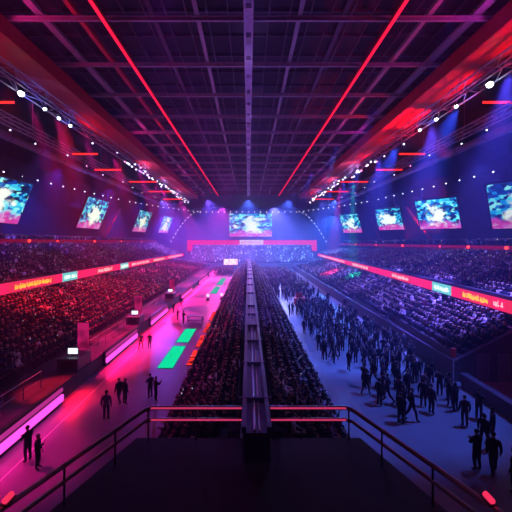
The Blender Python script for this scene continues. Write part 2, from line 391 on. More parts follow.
# ------------------------------------------------------------------ left side barriers with magenta light strips
for i, (y0, y1) in enumerate(((11., 20.7), (27, 34.5), (39.5, 47.5), (57, 68), (78, 93), (98, 118))):
    g = thing('light_barrier', f'low barrier with bright magenta light strips beside the left floor, {nth(i + 1)} from the front', 'barrier', (-12.1, (y0 + y1) / 2, 0), 'magenta light barriers')
    MB().box(-12.28, -12.06, y0, y1, 0, 1.25).build('panel', M['black'], g)
    MB().box(-12.06, -11.92, y0 + .05, y1 - .05, .28, .68).build('glow_strip', M['g_strip'], g)
    MB().box(-12.06, -11.97, y0 + .05, y1 - .05, .88, 1.10).build('glow_strip', M['g_stripdim'], g)
    fr = thing('fence', f'dark post-and-rail fence behind the magenta barrier, {nth(i + 1)} from the front', 'fence', (-13.4, (y0 + y1) / 2, 1.1), 'fences behind the magenta barriers')
    MB().tube([(-13.4, y0, 2.15), (-13.4, y1, 2.15)], .03, 6).build('top_rail', M['steel'], fr)
    MB().tube([(-13.4, y0, 1.6), (-13.4, y1, 1.6)], .02, 6).build('middle_rail', M['steel'], fr)
    n = int((y1 - y0) / 1.5)
    for k in range(n + 1):
        yy = y0 + .05 + (y1 - y0 - .1) * k / n; MB().tube([(-13.4, yy, 1.1), (-13.4, yy, 2.15)], .03, 6).build('post', M['steel'], fr)
# booths between the barriers
for i, (yb, w) in enumerate(((24.2, 2.0), (37.2, 1.8), (54., 2.0))):
    nm = ['nearest of three along the left floor', 'second of three along the left floor', 'farthest of three along the left floor'][i]
    g = thing('control_booth', f'dark control booth between magenta barriers, {nm}', 'booth', (-13.0, yb, 1.1), 'control booths')
    MB().box(-13.9, -12.4, yb - w / 2, yb + w / 2, 1.1, 2.0).build('counter', M['darksteel'], g, bevel=.03)
    MB().box(-13.6, -12.7, yb - w / 2 - .03, yb - w / 2, 1.25, 1.85).build('dark_panel', M['black'], g)
    mo = thing('monitor', f'small white-glowing monitor on the control booth, {nm}', 'monitor', (-13.1, yb - .3, 2.0), 'booth monitors')
    MB().box(-13.25, -12.95, yb - .45, yb - .15, 2.0, 2.03).tube([(-13.1, yb - .3, 2.0), (-13.1, yb - .3, 2.15)], .03).build('stand', M['black'], mo)
    MB().box(-13.5, -12.7, yb - .32, yb - .26, 2.12, 2.62).build('casing', M['black'], mo)
    MB().box(-13.46, -12.74, yb - .34, yb - .322, 2.16, 2.58).build('screen', M['g_monitor'], mo)
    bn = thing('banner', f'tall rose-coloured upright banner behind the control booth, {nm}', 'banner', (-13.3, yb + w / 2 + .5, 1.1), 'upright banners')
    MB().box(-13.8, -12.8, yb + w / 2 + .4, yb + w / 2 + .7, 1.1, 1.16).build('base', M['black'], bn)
    MB().box(-13.75, -12.85, yb + w / 2 + .52, yb + w / 2 + .57, 1.16, 4.0).build('panel', M['g_banner'], bn, bevel=.01)  # weak rose glow put into the banner face in place of light on it
# ------------------------------------------------------------------ ribbon boards
def ribbon(P, segs, z0, z1, sx, label):
    g = thing('ribbon_board', label, 'led board', (P(80), 80, 0), 'ribbon boards')
    for (y0, y1, mat, let) in segs:
        a, b_ = P(y0), P(y1)
        p = MB().poly([(a, y0), (a + sx * .14, y0), (b_ + sx * .14, y1), (b_, y1)][::-sx], z0, z1).build('panel', mat, g)
        if let is not None:
            t = MB(); y = y0 + .12 * (y1 - y0); ym = y1 - .12 * (y1 - y0); h = z1 - z0
            def blk(ya, yb, za, zb):
                xa, xb = P(ya), P(yb)
                t.poly([(xa - sx * .03, ya), (xa, ya), (xb, yb), (xb - sx * .03, yb)][::-sx], z0 + h * za, z0 + h * zb)
            while y < ym:            # illegible marks: uneven ticks that run together
                w = random.uniform(.08, .3) * (1 if y < 60 else 2.2); m_ = random.uniform(.4, .6)
                blk(y, y + w, random.uniform(.2, .34), m_); blk(y + random.uniform(0, .1), y + w * random.uniform(.6, 1.2), m_, random.uniform(.62, .8))
                y += w * random.choice((1.1, 1.15, 1.6))
            t.build('lettering', let, p)
    return g
LY = lambda p: 28 * F / (CX - p)
ls = [(8, 37.1, 'g_pink', 'g_white'), (37.1, 46.3, 'g_pinkred', 'g_orange'), (46.3, 48, 'g_pink', None), (48, 52.2, 'g_cyan', 'g_ice'), (52.2, 58.4, 'g_pink', None), (58.4, 66, 'g_pinkred', 'g_white'),
      (66, 69.7, 'g_pink', None), (69.7, 74.4, 'g_cyan', 'g_ice'), (74.4, 92, 'g_pink', 'g_white'), (92, 108, 'g_pinkred', 'g_white'), (108, 137.5, 'g_pink', 'g_white')]
ribbon(lambda y: -27.9, [(a, b_, M[c], M[d] if d else None) for a, b_, c, d in ls], 4.5, 5.75, -1, 'long pink and orange lit ribbon board along the left upper stand')
rs = [(14, 27.2, 'g_pinkred', None), (27.2, 28.7, 'g_pink', 'g_white'), (28.7, 33.8, 'g_pinkred', 'g_orange'), (33.8, 35.3, 'g_pink', None), (35.3, 39.5, 'g_cyan', 'g_ice'), (39.5, 45.4, 'g_pink', None), (45.4, 53.4, 'g_pinkred', 'g_white'),
      (53.4, 64, 'g_pink', None), (64, 80, 'g_pinkred', 'g_white'), (80, 137.5, 'g_pink', 'g_white')]
ribbon(lambda y: RX(y) - .1, [(a, b_, M[c], M[d] if d else None) for a, b_, c, d in rs], 4.55, 5.6, 1, 'long pink and orange lit ribbon board along the right upper stand')
# red parapets above the upper stands
for sx, x, z, lab in ((-1, -39.8, 10.0, 'red-glowing parapet at the top of the left upper stand'), (1, 39.9, 8.9, 'red-glowing parapet at the top of the right upper stand')):
    g = thing('parapet', lab, 'parapet', (x, 80, z), 'red parapets')
    MB().box(x - .1, x + .1, 20, 139, z, z + 1.05).build('panel', M['red'], g)
    MB().box(x - sx * .1 - .03, x - sx * .1 + .03, 20, 139, z + .45, z + .95).build('glow_strip', M['g_parapet'], g)
    for k, yy in enumerate((33, 49, 57.5, 66, 82, 99, 118)):
        lm = thing('warning_lamp', f'round red lamp on the {"left" if sx < 0 else "right"} parapet, {nth(k + 1)} from the front', 'lamp', (x - sx * .3, yy, z + .7), 'red lamps on the parapets')
        MB().box(x - .12 - sx * .2, x + .12 - sx * .2, yy - .1, yy + .1, z + .55, z + .85).build('bracket', M['black'], lm)
        MB().ball((x - sx * .42, yy, z + .7), .24 if k in (1, 2, 4) else .15, 10, 8).build('lens', M['g_reddot'], lm)
# far red frame and sign
g = thing('glowing_portal', 'wide red-glowing portal frame above the far stand', 'portal', (1.5, 139.4, 2))
MB().box(-26.5, 29.5, 139.0, 139.8, 9.2, 11.3).build('beam', M['g_portal'], g)
MB().box(-26.5, -24.3, 138.2, 138.95, 6.6, 11.3).build('leg', M['g_portal'], g); MB().box(27.3, 29.5, 138.2, 138.95, 6.6, 11.3).build('leg', M['g_portal'], g)
g = thing('signboard', 'white signboard in the middle of the red frame, under the far screen', 'sign', (1.3, 138.7, 9))
MB().box(-3.8, 6.4, 138.5, 139.0, 9.4, 11.4).build('panel', M['g_sign'], g)
t = MB(); x = -3.2
while x < 5.6:
    w = random.uniform(.5, .9); t.box(x, x + w, 138.44, 138.5, 9.9, 10.1); t.box(x, x + .2, 138.44, 138.5, 9.9, 10.9); t.box(x + w - .2, x + w, 138.44, 138.5, 9.9 + random.choice((0, .5)), 10.9); x += w + .3
t.build('lettering', M['g_portal'], g)
g = thing('stage_screen', 'bright pinkish-white stage screen at the far end of the left floor', 'screen', (-6.5, 119, 0))
MB().box(-9.4, -3.8, 119, 119.4, 1.8, 4.4).build('frame', M['black'], g); MB().box(-9.2, -4, 118.94, 119, 2, 4.2).build('display', M['g_stage'], g)
for x in (-9.1, -4.1): MB().box(x - .1, x + .1, 119.05, 119.35, 0, 1.8).build('leg', M['black'], g)
# ------------------------------------------------------------------ big screens
def screen(c, w, h, yaw, tilt, mat, label, name='video_screen'):
    g = thing(name, label, 'screen', c, 'video screens'); g.rotation_euler = (tilt, 0, yaw)
    MB().box(-w / 2 - .2, w / 2 + .2, 0, .5, -h / 2 - .2, h / 2 + .2).build('casing', M['black'], g, local=True)
    MB().box(-w / 2, w / 2, -.06, 0, -h / 2, h / 2).build('display', mat, g, local=True)
    for hx in (-w * .3, w * .3): MB().bar((hx, .3, h / 2), (hx, .3, h / 2 + 2.4), .14).build('hanger', M['darksteel'], g, local=True)
# display faces local -Y; yaw turns it
screen((1, 147.5, 18.3), 19.6, 10.6, 0, 0, screen_mat('picture_far', 1, 1.3), 'wide screen high on the far wall above the red frame')
TL = math.radians(22)
for i, (y, yw, w, h, z) in enumerate(((51, 90, 13, 7.6, 17.3), (83.5, 90, 11.5, 8.0, 17.8), (121, 82, 10., 8.2, 18.2), (144, 75, 8, 7.6, 18.2))):
    y = (51.5, 83.5, 121, 144)[i]; x = (-40.5, -40.3, -40, -37.2)[i]
    screen((x, y, z), w, h, math.radians(yw), TL, screen_mat(f'picture_left_{i}', 2 + i, 1.25), f'tilted screen above the left upper stand, {nth(i + 1)} from the front')
for i, (x, y, w, h, z) in enumerate(((36.6, 42, 8.2, 6.6, 15.4), (36, 61, 7.2, 6., 15.8), (36, 82, 6.6, 5.8, 16.3), (36, 113, 7.6, 7.0, 17.0))):
    screen((x, y, z), w, h, math.radians(-52), TL * 1.15, screen_mat(f'picture_right_{i}', 7 + i, 1.25 if i else .8), f'tilted square screen above the right upper stand, {nth(i + 1)} from the front')
# ------------------------------------------------------------------ roof
for k in range(15):
    y = 22.9 + 5.95 * k - 0
    o = MB().box(-20, 20, y - .04, y + .04, 26.35, 26.65)
    o.box(-20, 20, y - .09, y + .09, 26.3, 26.36); o.box(-20, 20, y - .09, y + .09, 26.6, 26.66)
    tag(o.build('roof_beam', M['steel']), f'steel beam crossing the roof, {nth(k + 1)} from the front', 'roof beam', 'cross beams of the roof')
for k, (x, w, mt, lab) in enumerate(((-15, .35, 'steel', 'lengthwise roof beam next to the left red girder'), (-12.4, .22, 'redsteel', 'thin red lengthwise roof beam left of the left red light line'), (-6.9, .2, 'darksteel', 'lengthwise roof beam right of the left red light line'),
        (-3.7, .2, 'steel', 'lengthwise roof beam just left of the central girder'), (3.7, .2, 'steel', 'lengthwise roof beam just right of the central girder'), (6.9, .2, 'darksteel', 'lengthwise roof beam left of the right red light line'), (13., .22, 'steel', 'thin lengthwise roof beam right of the right red light line'), (16.4, .4, 'steel', 'lengthwise roof beam next to the right red girder'))):
    o = MB().box(x - w / 2, x + w / 2, -6, 109, 26.85, 27.2).box(x - w * .8, x + w * .8, -6, 109, 26.8, 26.86)
    tag(o.build('roof_joist', M[mt]), lab, 'roof beam', 'lengthwise beams of the roof')
g = thing('roof_girder', 'broad lilac-grey central girder running along the roof', 'roof beam', (0, 52, 25.8))
MB().box(-.33, -.2, -6, 108, 25.8, 26.3).box(.2, .33, -6, 108, 25.8, 26.3).box(-.33, .33, -6, 108, 26.2, 26.34).build('channel', M['lilac'], g)
for k in range(36): MB().box(-.3, .3, -3 + k * 3., -3 + k * 3. + (.9 if k % 2 else .4), 25.86, 26.2).build('batten', M['lilac'] if k % 3 else M['steel'], g)
for sx, lab in ((-1, 'straight red light line under the roof, left of the central girder'), (1, 'straight red light line under the roof, right of the central girder')):
    g = thing('light_line', lab, 'light', (sx * 10.2, 52, 26.0), 'red light lines'); x = sx * 10.2
    MB().box(x - .16, x + .16, -4, 108, 26.1, 26.3).build('housing', M['red'], g); MB().box(x - .1, x + .1, -4, 108, 26.0, 26.1).build('tube', M['g_red'], g)
# fine purlins under the deck (one continuous part of the ceiling)
o = MB()
for k in range(36): o.box(-20.8, 20.8, 4 + k * 2.97 - .05, 4 + k * 2.97 + .05, 28.3, 28.6)
for k in range(25): o.box(-19.2 + k * 1.6 - .04, -19.2 + k * 1.6 + .04, -8, 109.8, 28.1, 28.3)
struct(o.build('ceiling_purlins', M['darksteel']))
for sx in (-1, 1):
    sd = 'left' if sx < 0 else 'right'
    g = thing('box_girder', f'wide red-lit box girder along the {sd} edge of the roof', 'roof beam', (sx * 18.8, 50, 25.1), 'red box girders')
    MB().box(*sorted((sx * 17.2, sx * 20.6)), -6, 108, 25.2, 26.25).build('body', M['redsteel'], g)  # red light falling on the girder is put into its colour
    for xx in (17.15, 20.6): MB().box(*sorted((sx * xx, sx * (xx + .12))), -6, 108, 25.05, 26.3).build('flange', M['red'], g)
    # main lighting truss
    def truss(x, z, y0, y1, w, lab, mat, step=2.):
        g = thing('lighting_truss', lab, 'truss', (x, (y0 + y1) / 2, z), 'lighting trusses')
        for dx in (-w / 2, w / 2):
            for dz in (0, w): MB().tube([(x + dx, y0, z + dz), (x + dx, y1, z + dz)], .07, 6).build('chord', mat, g)
        br = MB(); y = y0; f = 1
        while y + step <= y1:
            for dx in (-w / 2, w / 2): br.tube([(x + dx, y, z if f > 0 else z + w), (x + dx, y + step, z + w if f > 0 else z)], .035, 5)
            for dz in (0, w): br.tube([(x - f * w / 2, y, z + dz), (x + f * w / 2, y + step, z + dz)], .035, 5)
            y += step; f = -f
        br.build('lacing', mat, g)
        y = y0 + 4
        while y < y1: MB().tube([(x, y, z + w), (x, y, 27.6 if abs(x) > 22 else 25.06)], .03, 5).build('hanger', mat, g); y += 9
    truss(sx * 19.6, 23.6, 8, 106, 1.1, f'long lighting truss carrying the bright lamps along the {sd} side', M['lilac'])
    truss(sx * 26.3, 23.4, 8, 118, .9, f'outer lighting truss between the {sd} red girder and the wall', M['lilac'], 2.5)
    g = thing('ventilation_duct', f'round ventilation duct below the {sd} side ceiling', 'duct', (sx * 31.5, 60, 23.6), 'ventilation ducts')
    MB().tube([(sx * 31.5, 6, 24.3), (sx * 31.5, 120, 24.3)], .55, 14).build('pipe', M['steel'], g, smooth=True)
    for yy in range(12, 120, 6): MB().tube([(sx * 31.5, yy, 24.3), (sx * 31.5, yy + .15, 24.3)], .6, 14).build('band', M['darksteel'], g)
    for k, yy in enumerate((33, 45.8, 55.8, 67, 80, 94)):
        z = 24.9 if k == 0 else 23.1
        g = thing('neon_tube', f'horizontal red neon tube beside the {sd} lighting truss, {nth(k + 1)} from the front', 'neon tube', (sx * 24, yy, z), 'red neon tubes')
        x0, x1 = ((24.2, 27.6), (21.6, 25.2), (22.3, 26.8), (19.2, 25.), (19.5, 25), (19.5, 25))[k]
        MB().box(*sorted((sx * x0, sx * x1)), yy - .08, yy + .08, z + .12, z + .24).build('housing', M['black'], g)
        MB().tube([(sx * x0, yy, z), (sx * x1, yy, z)], .13, 8).build('tube', M['g_neon'], g)
# raking struts
for (p, q, r, lab) in (((-42.6, 92, 10.15), (-42.6, 106, 21.5), .7, 'slanting red strut between the left screens'), ((42.6, 72, 9.35), (42.6, 86, 20.), .7, 'slanting red strut between the right screens'), ((42.4, 101, 9.35), (42.4, 110, 18), .4, 'thin slanting red strut farther along the right side')):
    o = MB().bar(p, q, r * .25).bar((p[0], p[1] + r * 1.3, p[2]), (q[0], q[1] + r * 1.3, q[2]), r * .25)
    n = 10
    for k in range(n):
        a = Vector(p).lerp(Vector(q), k / n); b_ = Vector(p).lerp(Vector(q), (k + 1) / n) + Vector((0, r * 1.3, 0))
        o.bar(a, b_, r * .12); o.bar(a, a + Vector((0, r * 1.3, 0)), r * .12)
    tag(o.build('raking_strut', M['redsteel']), lab, 'strut', 'raking struts')
# ------------------------------------------------------------------ lamps
def lamp(kind, loc, r, mat, label, grp, aim=(0, -.35, -1)):
    g = thing(kind, label, 'lamp', loc, grp); x, y, z = loc; d = Vector(aim).normalized() * r
    L = Vector((x, y, z))
    MB().tube([L - d * 2.2, L - d * .3], r * .7, 8, r * 1.0).build('housing', M['black'], g)
    MB().ball(tuple(L), r, 10, 8).build('lens', mat, g)
    MB().bar(L - d * 1.4, (L - d * 1.4) + Vector((0, 0, max(.25, r * 2))), .05).build('yoke', M['darksteel'], g)
proto = {}
def lamp_copy(kind, loc, r, mat, label, grp):
    key = (kind, r, mat.name)
    if key not in proto: lamp(kind, loc, r, mat, label, grp); proto[key] = [o for o in COL.objects if o.get('label') == label][-1]
    else:
        c = copy_tree(proto[key]); c.location = loc; c['label'] = label; c['group'] = grp
for sx in (-1, 1):
    sd = 'left' if sx < 0 else 'right'
    for k, yy in enumerate((27.6, 30.8, 33.1, 35.2) if sx < 0 else (26.0, 30.2, 33.4, 36.6)):
        lamp_copy('spotlight', (sx * 19.6, yy, 23.3), .25 if k == 0 else .16, M['g_big'], f'large dazzling white spotlight on the {sd} truss, {nth(k + 1)} from the front', 'large truss spotlights')
    n = 0
    for yy in [41, 47] + list(np.arange(50, 105, 1.25)):
        n += 1
        pk = n % 5 == 3
        lamp_copy('truss_lamp', (sx * 19.6 + random.uniform(-.7, .7), float(yy), 23.2 + random.uniform(-.2, .5)), .17 if yy > 50 else .12, M['g_pinklamp'] if pk else M['g_lamp'],
                  f'small {"pink" if pk else "white"} lamp on the {sd} lighting truss, {nth(n)} from the front', f'small lamps on the {sd} lighting truss')
    for k, yy in enumerate((29, 36, 41, 46.5, 53, 60, 67, 74, 82, 90, 99, 108)):
        lamp_copy('house_lamp', (sx * (26.3 + (k % 3) * .5), yy, 23.1), .1, M['g_lamp'] if k % 4 else M['g_pinklamp'], f'small lamp hanging on the outer {sd} truss, {nth(k + 1)} from the front', f'lamps on the outer {sd} truss')
# ring of lamps
ring = []
xs = lambda y: 41.5 - 6 * max(0, (y - 55) / 40) ** 1.3 if y < 96 else 0
for sx in (-1, 1):
    pts = [(sx * 42, 42), (sx * 41.6, 48), (sx * 41.3, 54)] + [(sx * (41.3 - 5.6 * ((y - 54) / 36) ** 1.2), y) for y in np.arange(58, 92, 3.4)]
    pts += [(sx * (35.6 - 15.6 * ((y - 91) / 34) ** 1.25), y) for y in np.arange(94, 126, 2.4)]
    g = thing('lamp_rail', f'curved rail carrying a string of lamps high on the {"left" if sx < 0 else "right"} side', 'lamp rail', (sx * 40, 80, 22.6), 'lamp rails')
    MB().tube([(x, y, 22.75) for x, y in pts], .05, 6).build('rail', M['darksteel'], g)
    for x, y in pts[::4]: MB().tube([(x, y, 22.75), (x, y, 26.7)], .03, 5).build('hanger', M['darksteel'], g)
    for k, (x, y) in enumerate(pts):
        lamp_copy('rail_lamp', (x, float(y), 22.35), .14 if y < 93 else .14, M['g_lamp'] if y < 93 else M['g_small'], f'white lamp on the {"left" if sx < 0 else "right"} curved lamp rail, {nth(k + 1)} from the front', 'lamps on the curved rails')
g = thing('lamp_rail', 'straight rail with a row of warm lamps across the far end', 'lamp rail', (0, 126, 22.6), 'lamp rails')
MB().tube([(-20, 126, 22.75), (20, 126, 22.75)], .06, 6).build('rail', M['darksteel'], g)
for x in (-14, 14): MB().tube([(x, 126, 22.75), (x, 126, 26.6)], .03, 5).build('hanger', M['darksteel'], g)
for k in range(17): lamp_copy('rail_lamp', (-19 + k * 38 / 16, 126, 22.35), .17, M['g_warm'], f'warm lamp in the far straight row, {nth(k + 1)} from left', 'warm lamps of the far row')
for sx in (-1, 1):
    sd = 'left' if sx < 0 else 'right'
    g = thing('lamp_rail', f'sloping lamp rail coming down at the far {sd} corner', 'lamp rail', (sx * 24, 126, 12), 'lamp rails')
    cv = [(sx * (20.5 + 9.5 * t ** .8), 126 - 2 * t, 22.3 - 11.5 * t ** 1.25) for t in np.linspace(.05, 1, 10)]
    MB().tube([(x, y + .25, z) for x, y, z in cv], .06, 6).build('rail', M['darksteel'], g)
    MB().tube([cv[-1], (cv[-1][0], cv[-1][1], 5)], .08, 6).build('post', M['darksteel'], g)
    for k, p in enumerate(cv): lamp_copy('rail_lamp', tuple(map(float, p)), .14, M['g_small'], f'lilac lamp on the sloping rail at the far {sd} corner, {nth(k + 1)} from the top', 'lamps on the sloping rails')
# floor lamps on the left floor and small furniture
for k, (x, y) in enumerate(((-7.3, 57.5), (-4.9, 58.5))):
    lm = thing('floor_lamp', ['white floor spotlight before the teal panels, left of a pair', 'white floor spotlight before the teal panels, right of a pair'][k], 'lamp', (x, y, 0), 'white floor spotlights')
    MB().box(x - .3, x + .3, y - .3, y + .3, 0, .3).build('base', M['black'], lm); MB().tube([(x, y, .3), (x, y, .7)], .12, 8).build('yoke', M['black'], lm); MB().ball((x, y, .9), .3, 10, 8).build('lens', M['g_pinklamp'], lm)
tb = thing('table', 'long dark table standing on the left floor beyond the green panels', 'table', (-6.9, 42, 0))
MB().box(-8., -5.9, 41.4, 42.6, .78, .86).build('tabletop', M['lilac'], tb, bevel=.01)
MB().box(-7.9, -6., 41.5, 42.5, .3, .36).build('shelf', M['darksteel'], tb)
for sx in (-7.9, -6.0):
    for sy in (41.5, 42.5): MB().box(sx - .04, sx + .04, sy - .04, sy + .04, 0, .78).build('leg', M['darksteel'], tb)
bt = thing('kiosk', 'small red kiosk standing on the blue right floor', 'kiosk', (8.6, 54, 0))
MB().box(7.7, 9.5, 53.4, 54.6, 0, 1.0).build('counter', M['redplastic'], bt, bevel=.05); MB().box(7.6, 9.6, 53.3, 54.7, 1.0, 1.1).build('countertop', M['redplastic'], bt)
MB().box(8.0, 9.2, 54.2, 54.3, 1.1, 1.9).build('back_panel', M['redplastic'], bt)
sg = thing('pole_lamp', 'red lamp on a thin white pole at the corner of right stand', 'lamp', (15.35, 23.9, 0))
MB().tube([(15.3, 23.9, 0), (15.3, 23.9, 2.1)], .04, 8).build('pole', M['white'], sg); MB().box(15.1, 15.5, 23.8, 24.0, 1.9, 2.6).build('lamp_head', M['redplastic'], sg, bevel=.06)
# low wall continuing towards the viewer on the right, and the dark concourse behind it
lw = thing('low_wall', 'low dark wall beside the bottom right floor, before the stand corner', 'wall', (15.6, 18, 0))
MB().box(15.4, 15.75, 9, 23.2, 0, .95).build('body', M['concrete'], lw); MB().box(15.33, 15.82, 9, 23.2, .95, 1.02).build('coping', M['darksteel'], lw)
for k, x in enumerate((17.6, 19.2)):
    d = thing('door_%d' % (k + 1), '', ''); del d['label']; del d['category']; d.location = (x, YR - .3, 0); struct(d)
    MB().box(x - .5, x + .5, YR - .31, YR - .25, 0, 2.1).build('door_panel', M['door'], d); MB().box(x + .32, x + .36, YR - .37, YR - .31, .95, 1.1).build('handle', M['chrome'], d)
# ------------------------------------------------------------------ people
SK = {}
def skin_person(J, E, name, sub):
    """grow one continuous surface over joints J {name: (pos, radius)} and bones E; faces are labelled by the nearest bone"""
    me = bpy.data.meshes.new(name); bm = bmesh.new(); sk = bm.verts.layers.skin.verify(); V = {}
    for k, (p, r) in J.items():
        v = bm.verts.new(p); v[sk].radius = (r, r) if not isinstance(r, tuple) else r; v[sk].use_root = (k == 'pelvis'); V[k] = v
    for a, b_ in E: bm.edges.new((V[a], V[b_]))
    bm.to_mesh(me); bm.free()
    o = bpy.data.objects.new(name, me); COL.objects.link(o)
    md = o.modifiers.new('s', 'SKIN'); md.use_smooth_shade = True; md.branch_smoothing = .3
    if sub:
        m2 = o.modifiers.new('d', 'SUBSURF'); m2.levels = sub; m2.render_levels = sub
    dg = bpy.context.evaluated_depsgraph_get(); dg.update()
    out = bpy.data.meshes.new_from_object(o.evaluated_get(dg), depsgraph=dg)
    bpy.data.objects.remove(o); bpy.data.meshes.remove(me)
    return out
def body(kind, arms, fingers=True, far=False):
    J = {}; E = []
    def add(n, p, r, par=None):
        J[n] = (p, r)
        if par: E.append((par, n))
    sit = kind == 'sit'
    if sit: b, zp = -.06, .54
    else: b, zp = 0., .96
    add('pelvis', (0, b, zp), .15)
    add('waist', (0, b - (.02 if sit else 0), zp + .17), (.145, .115), 'pelvis'); add('chest', (0, b - (.03 if sit else 0), zp + .36), (.18, .125), 'waist')
    add('neck0', (0, b, zp + .49), .085, 'chest'); add('neck', (0, b + .015, zp + .57), .058, 'neck0')
    add('jaw', (0, b + .035, zp + .635), .078, 'neck'); add('skull', (0, b + .025, zp + .72), .098, 'jaw'); add('crown', (0, b + .015, zp + .785), .06, 'skull')
    for s, sg_ in (('L', -1), ('R', 1)):
        a = arms[0 if sg_ < 0 else 1]
        sh = (sg_ * .20, b, zp + .44); add('sho' + s, sh, .068, 'neck0' if far else 'chest')
        if far: continue
        el, wr, hd = {'down': ((.26, -.02, .15), (.275, .06, -.08), (.27, .09, -.17)), 'lap': ((.25, .04, .17), (.15, .26, .08), (.11, .34, .07)), 'up': ((.30, .08, .52), (.27, .13, .78), (.26, .16, .87)),
                      'phone': ((.24, .14, .22), (.13, .34, .38), (.10, .37, .46)), 'cross': ((.25, .10, .20), (.05, .24, .27), (-.04, .25, .30)), 'wave': ((.36, .02, .42), (.42, .10, .66), (.42, .12, .76)), 'swing': ((.25, -.12, .18), (.24, -.06, -.04), (.235, -.02, -.13)),
                      'clap': ((.24, .14, .22), (.06, .33, .34), (.03, .40, .38))}[a]
        f = lambda q: (sg_ * q[0], b + q[1], zp + q[2])
        add('elb' + s, f(el), .05, 'sho' + s); add('wri' + s, f(wr), .033, 'elb' + s); add('palm' + s, f(hd), (.042, .03) if not fingers else .03, 'wri' + s)
        if fingers:
            W = Vector(f(wr)); H = Vector(f(hd)); d = (H - W).normalized(); side = d.cross(Vector((0, 1, 0.01))).normalized(); cu = side.cross(d).normalized()
            for i, ln in enumerate((.075, .085, .08, .062)):
                o_ = side * (i - 1.5) * .021
                p1 = H + o_ + d * .055; p2 = p1 + d * ln * .55 + cu * .012; p3 = p2 + d * ln * .4 + cu * .03
                add(f'f{i}a' + s, tuple(p1), .0105, 'palm' + s); add(f'f{i}b' + s, tuple(p2), .009, f'f{i}a' + s); add(f'f{i}c' + s, tuple(p3), .0075, f'f{i}b' + s)
            t1 = H - d * .02 - side * .045 * sg_ + cu * .01; t2 = t1 + d * .045 - side * .015 * sg_ + cu * .015
            add('ta' + s, tuple(t1), .012, 'palm' + s); add('tb' + s, tuple(t2), .009, 'ta' + s)
    for s, sg_ in (('L', -1), ('R', 1)):
        add('hip' + s, (sg_ * .095, b + (.04 if sit else 0), zp - .06), .095, 'pelvis')
        if sit: kn, an, to = (sg_ * .12, .40, .50), (sg_ * .12, .40, .10), (sg_ * .13, .54, .045)
        else:
            st_ = {'stand': 0, 'walk': .22}[kind] * sg_
            kn, an, to = (sg_ * .11, .03 + st_ * .6, .52), (sg_ * .115, -.03 + st_ * 1.1 - (.12 if st_ < 0 else 0), .10 + (.06 if st_ < 0 else 0)), (sg_ * .13, .12 + st_ * 1.1 - (.08 if st_ < 0 else 0), .045)
        add('kne' + s, kn, .066, 'hip' + s)
        if far: continue
        add('ank' + s, an, .043, 'kne' + s); add('toe' + s, to, .036, 'ank' + s)
    return J, E
REG = {'jaw': 'skin', 'skull': 'skin', 'crown': 'hair', 'neck': 'skin', 'palm': 'skin', 'wri': 'top', 'elb': 'top', 'sho': 'top', 'neck0': 'top', 'chest': 'top', 'waist': 'top', 'hip': 'legs', 'kne': 'legs', 'ank': 'legs', 'toe': 'shoe', 'f': 'skin', 't': 'skin'}
def labels_of(me, J, E, hair_long=False):
    n = len(me.polygons); C = np.empty(n * 3); me.polygons.foreach_get('center', C); C = C.reshape(-1, 3)
    best = np.full(n, 1e9); lab = np.array(['top'] * n, dtype=object)
    for a, b_ in E:
        A = np.array(J[a][0]); B = np.array(J[b_][0]); d = B - A; L = max(1e-9, d @ d)
        t = np.clip(((C - A) @ d) / L, 0, 1); q = A + t[:, None] * d
        ra = J[a][1] if not isinstance(J[a][1], tuple) else J[a][1][0]; rb = J[b_][1] if not isinstance(J[b_][1], tuple) else J[b_][1][0]
        dist = np.linalg.norm(C - q, axis=1) - (ra + (rb - ra) * t)
        key = b_[:-1] if b_[-1] in 'LR' and b_ not in ('chest',) else b_
        rg = REG.get(key) or ('skin' if b_[0] in 'ft' else 'top')
        if b_[0] == 'f' or b_[0] == 't' and b_[1] in 'ab': rg = 'skin'
        m = dist < best; best[m] = dist[m]; lab[m] = rg
    head = np.array(J['skull'][0]); k = C - head
    isH = (np.linalg.norm(k, axis=1) < .16) & (k[:, 2] > -.12)
    lab[isH & ((k[:, 2] > .045) | ((k[:, 1] < -.02) & (k[:, 2] > (-.13 if hair_long else -.05))))] = 'hair'
    pz = J['pelvis'][0][2]
    lab[(lab == 'top') & (C[:, 2] < pz - .02) & (np.abs(C[:, 0]) < .2) & (C[:, 1] < .2)] = 'legs'
    return lab
SLOT = {'skin': 0, 'top': 1, 'legs': 2, 'shoe': 3, 'hair': 4}
PM = [cloth('skin_tone', [(.55, .36, .28), (.42, .26, .19), (.6, .42, .34), (.25, .15, .10), (.5, .33, .26)], .55),
      cloth('jacket_cloth', [(.012, .012, .016), (.02, .02, .03), (.035, .03, .04), (.014, .014, .02), (.06, .055, .07), (.02, .022, .035), (.012, .012, .014), (.10, .09, .11), (.03, .02, .03)]),
      cloth('trouser_cloth', [(.012, .012, .016), (.018, .02, .035), (.02, .018, .02), (.03, .03, .04), (.014, .013, .016)]),
      cloth('shoe_leather', [(.01, .01, .01), (.02, .015, .012), (.06, .06, .06)], .5), cloth('hair_strands', [(.01, .008, .007), (.02, .013, .01), (.05, .03, .02), (.012, .01, .01)], .6)]
PM_SEAT = list(PM); PM_SEAT[1] = cloth('shirt_cloth', [(.02, .02, .03), (.12, .10, .11), (.04, .035, .05), (.06, .05, .06), (.02, .02, .02), (.6, .55, .58), (.03, .03, .04), (.15, .10, .12), (.06, .05, .06), (.025, .025, .03)])
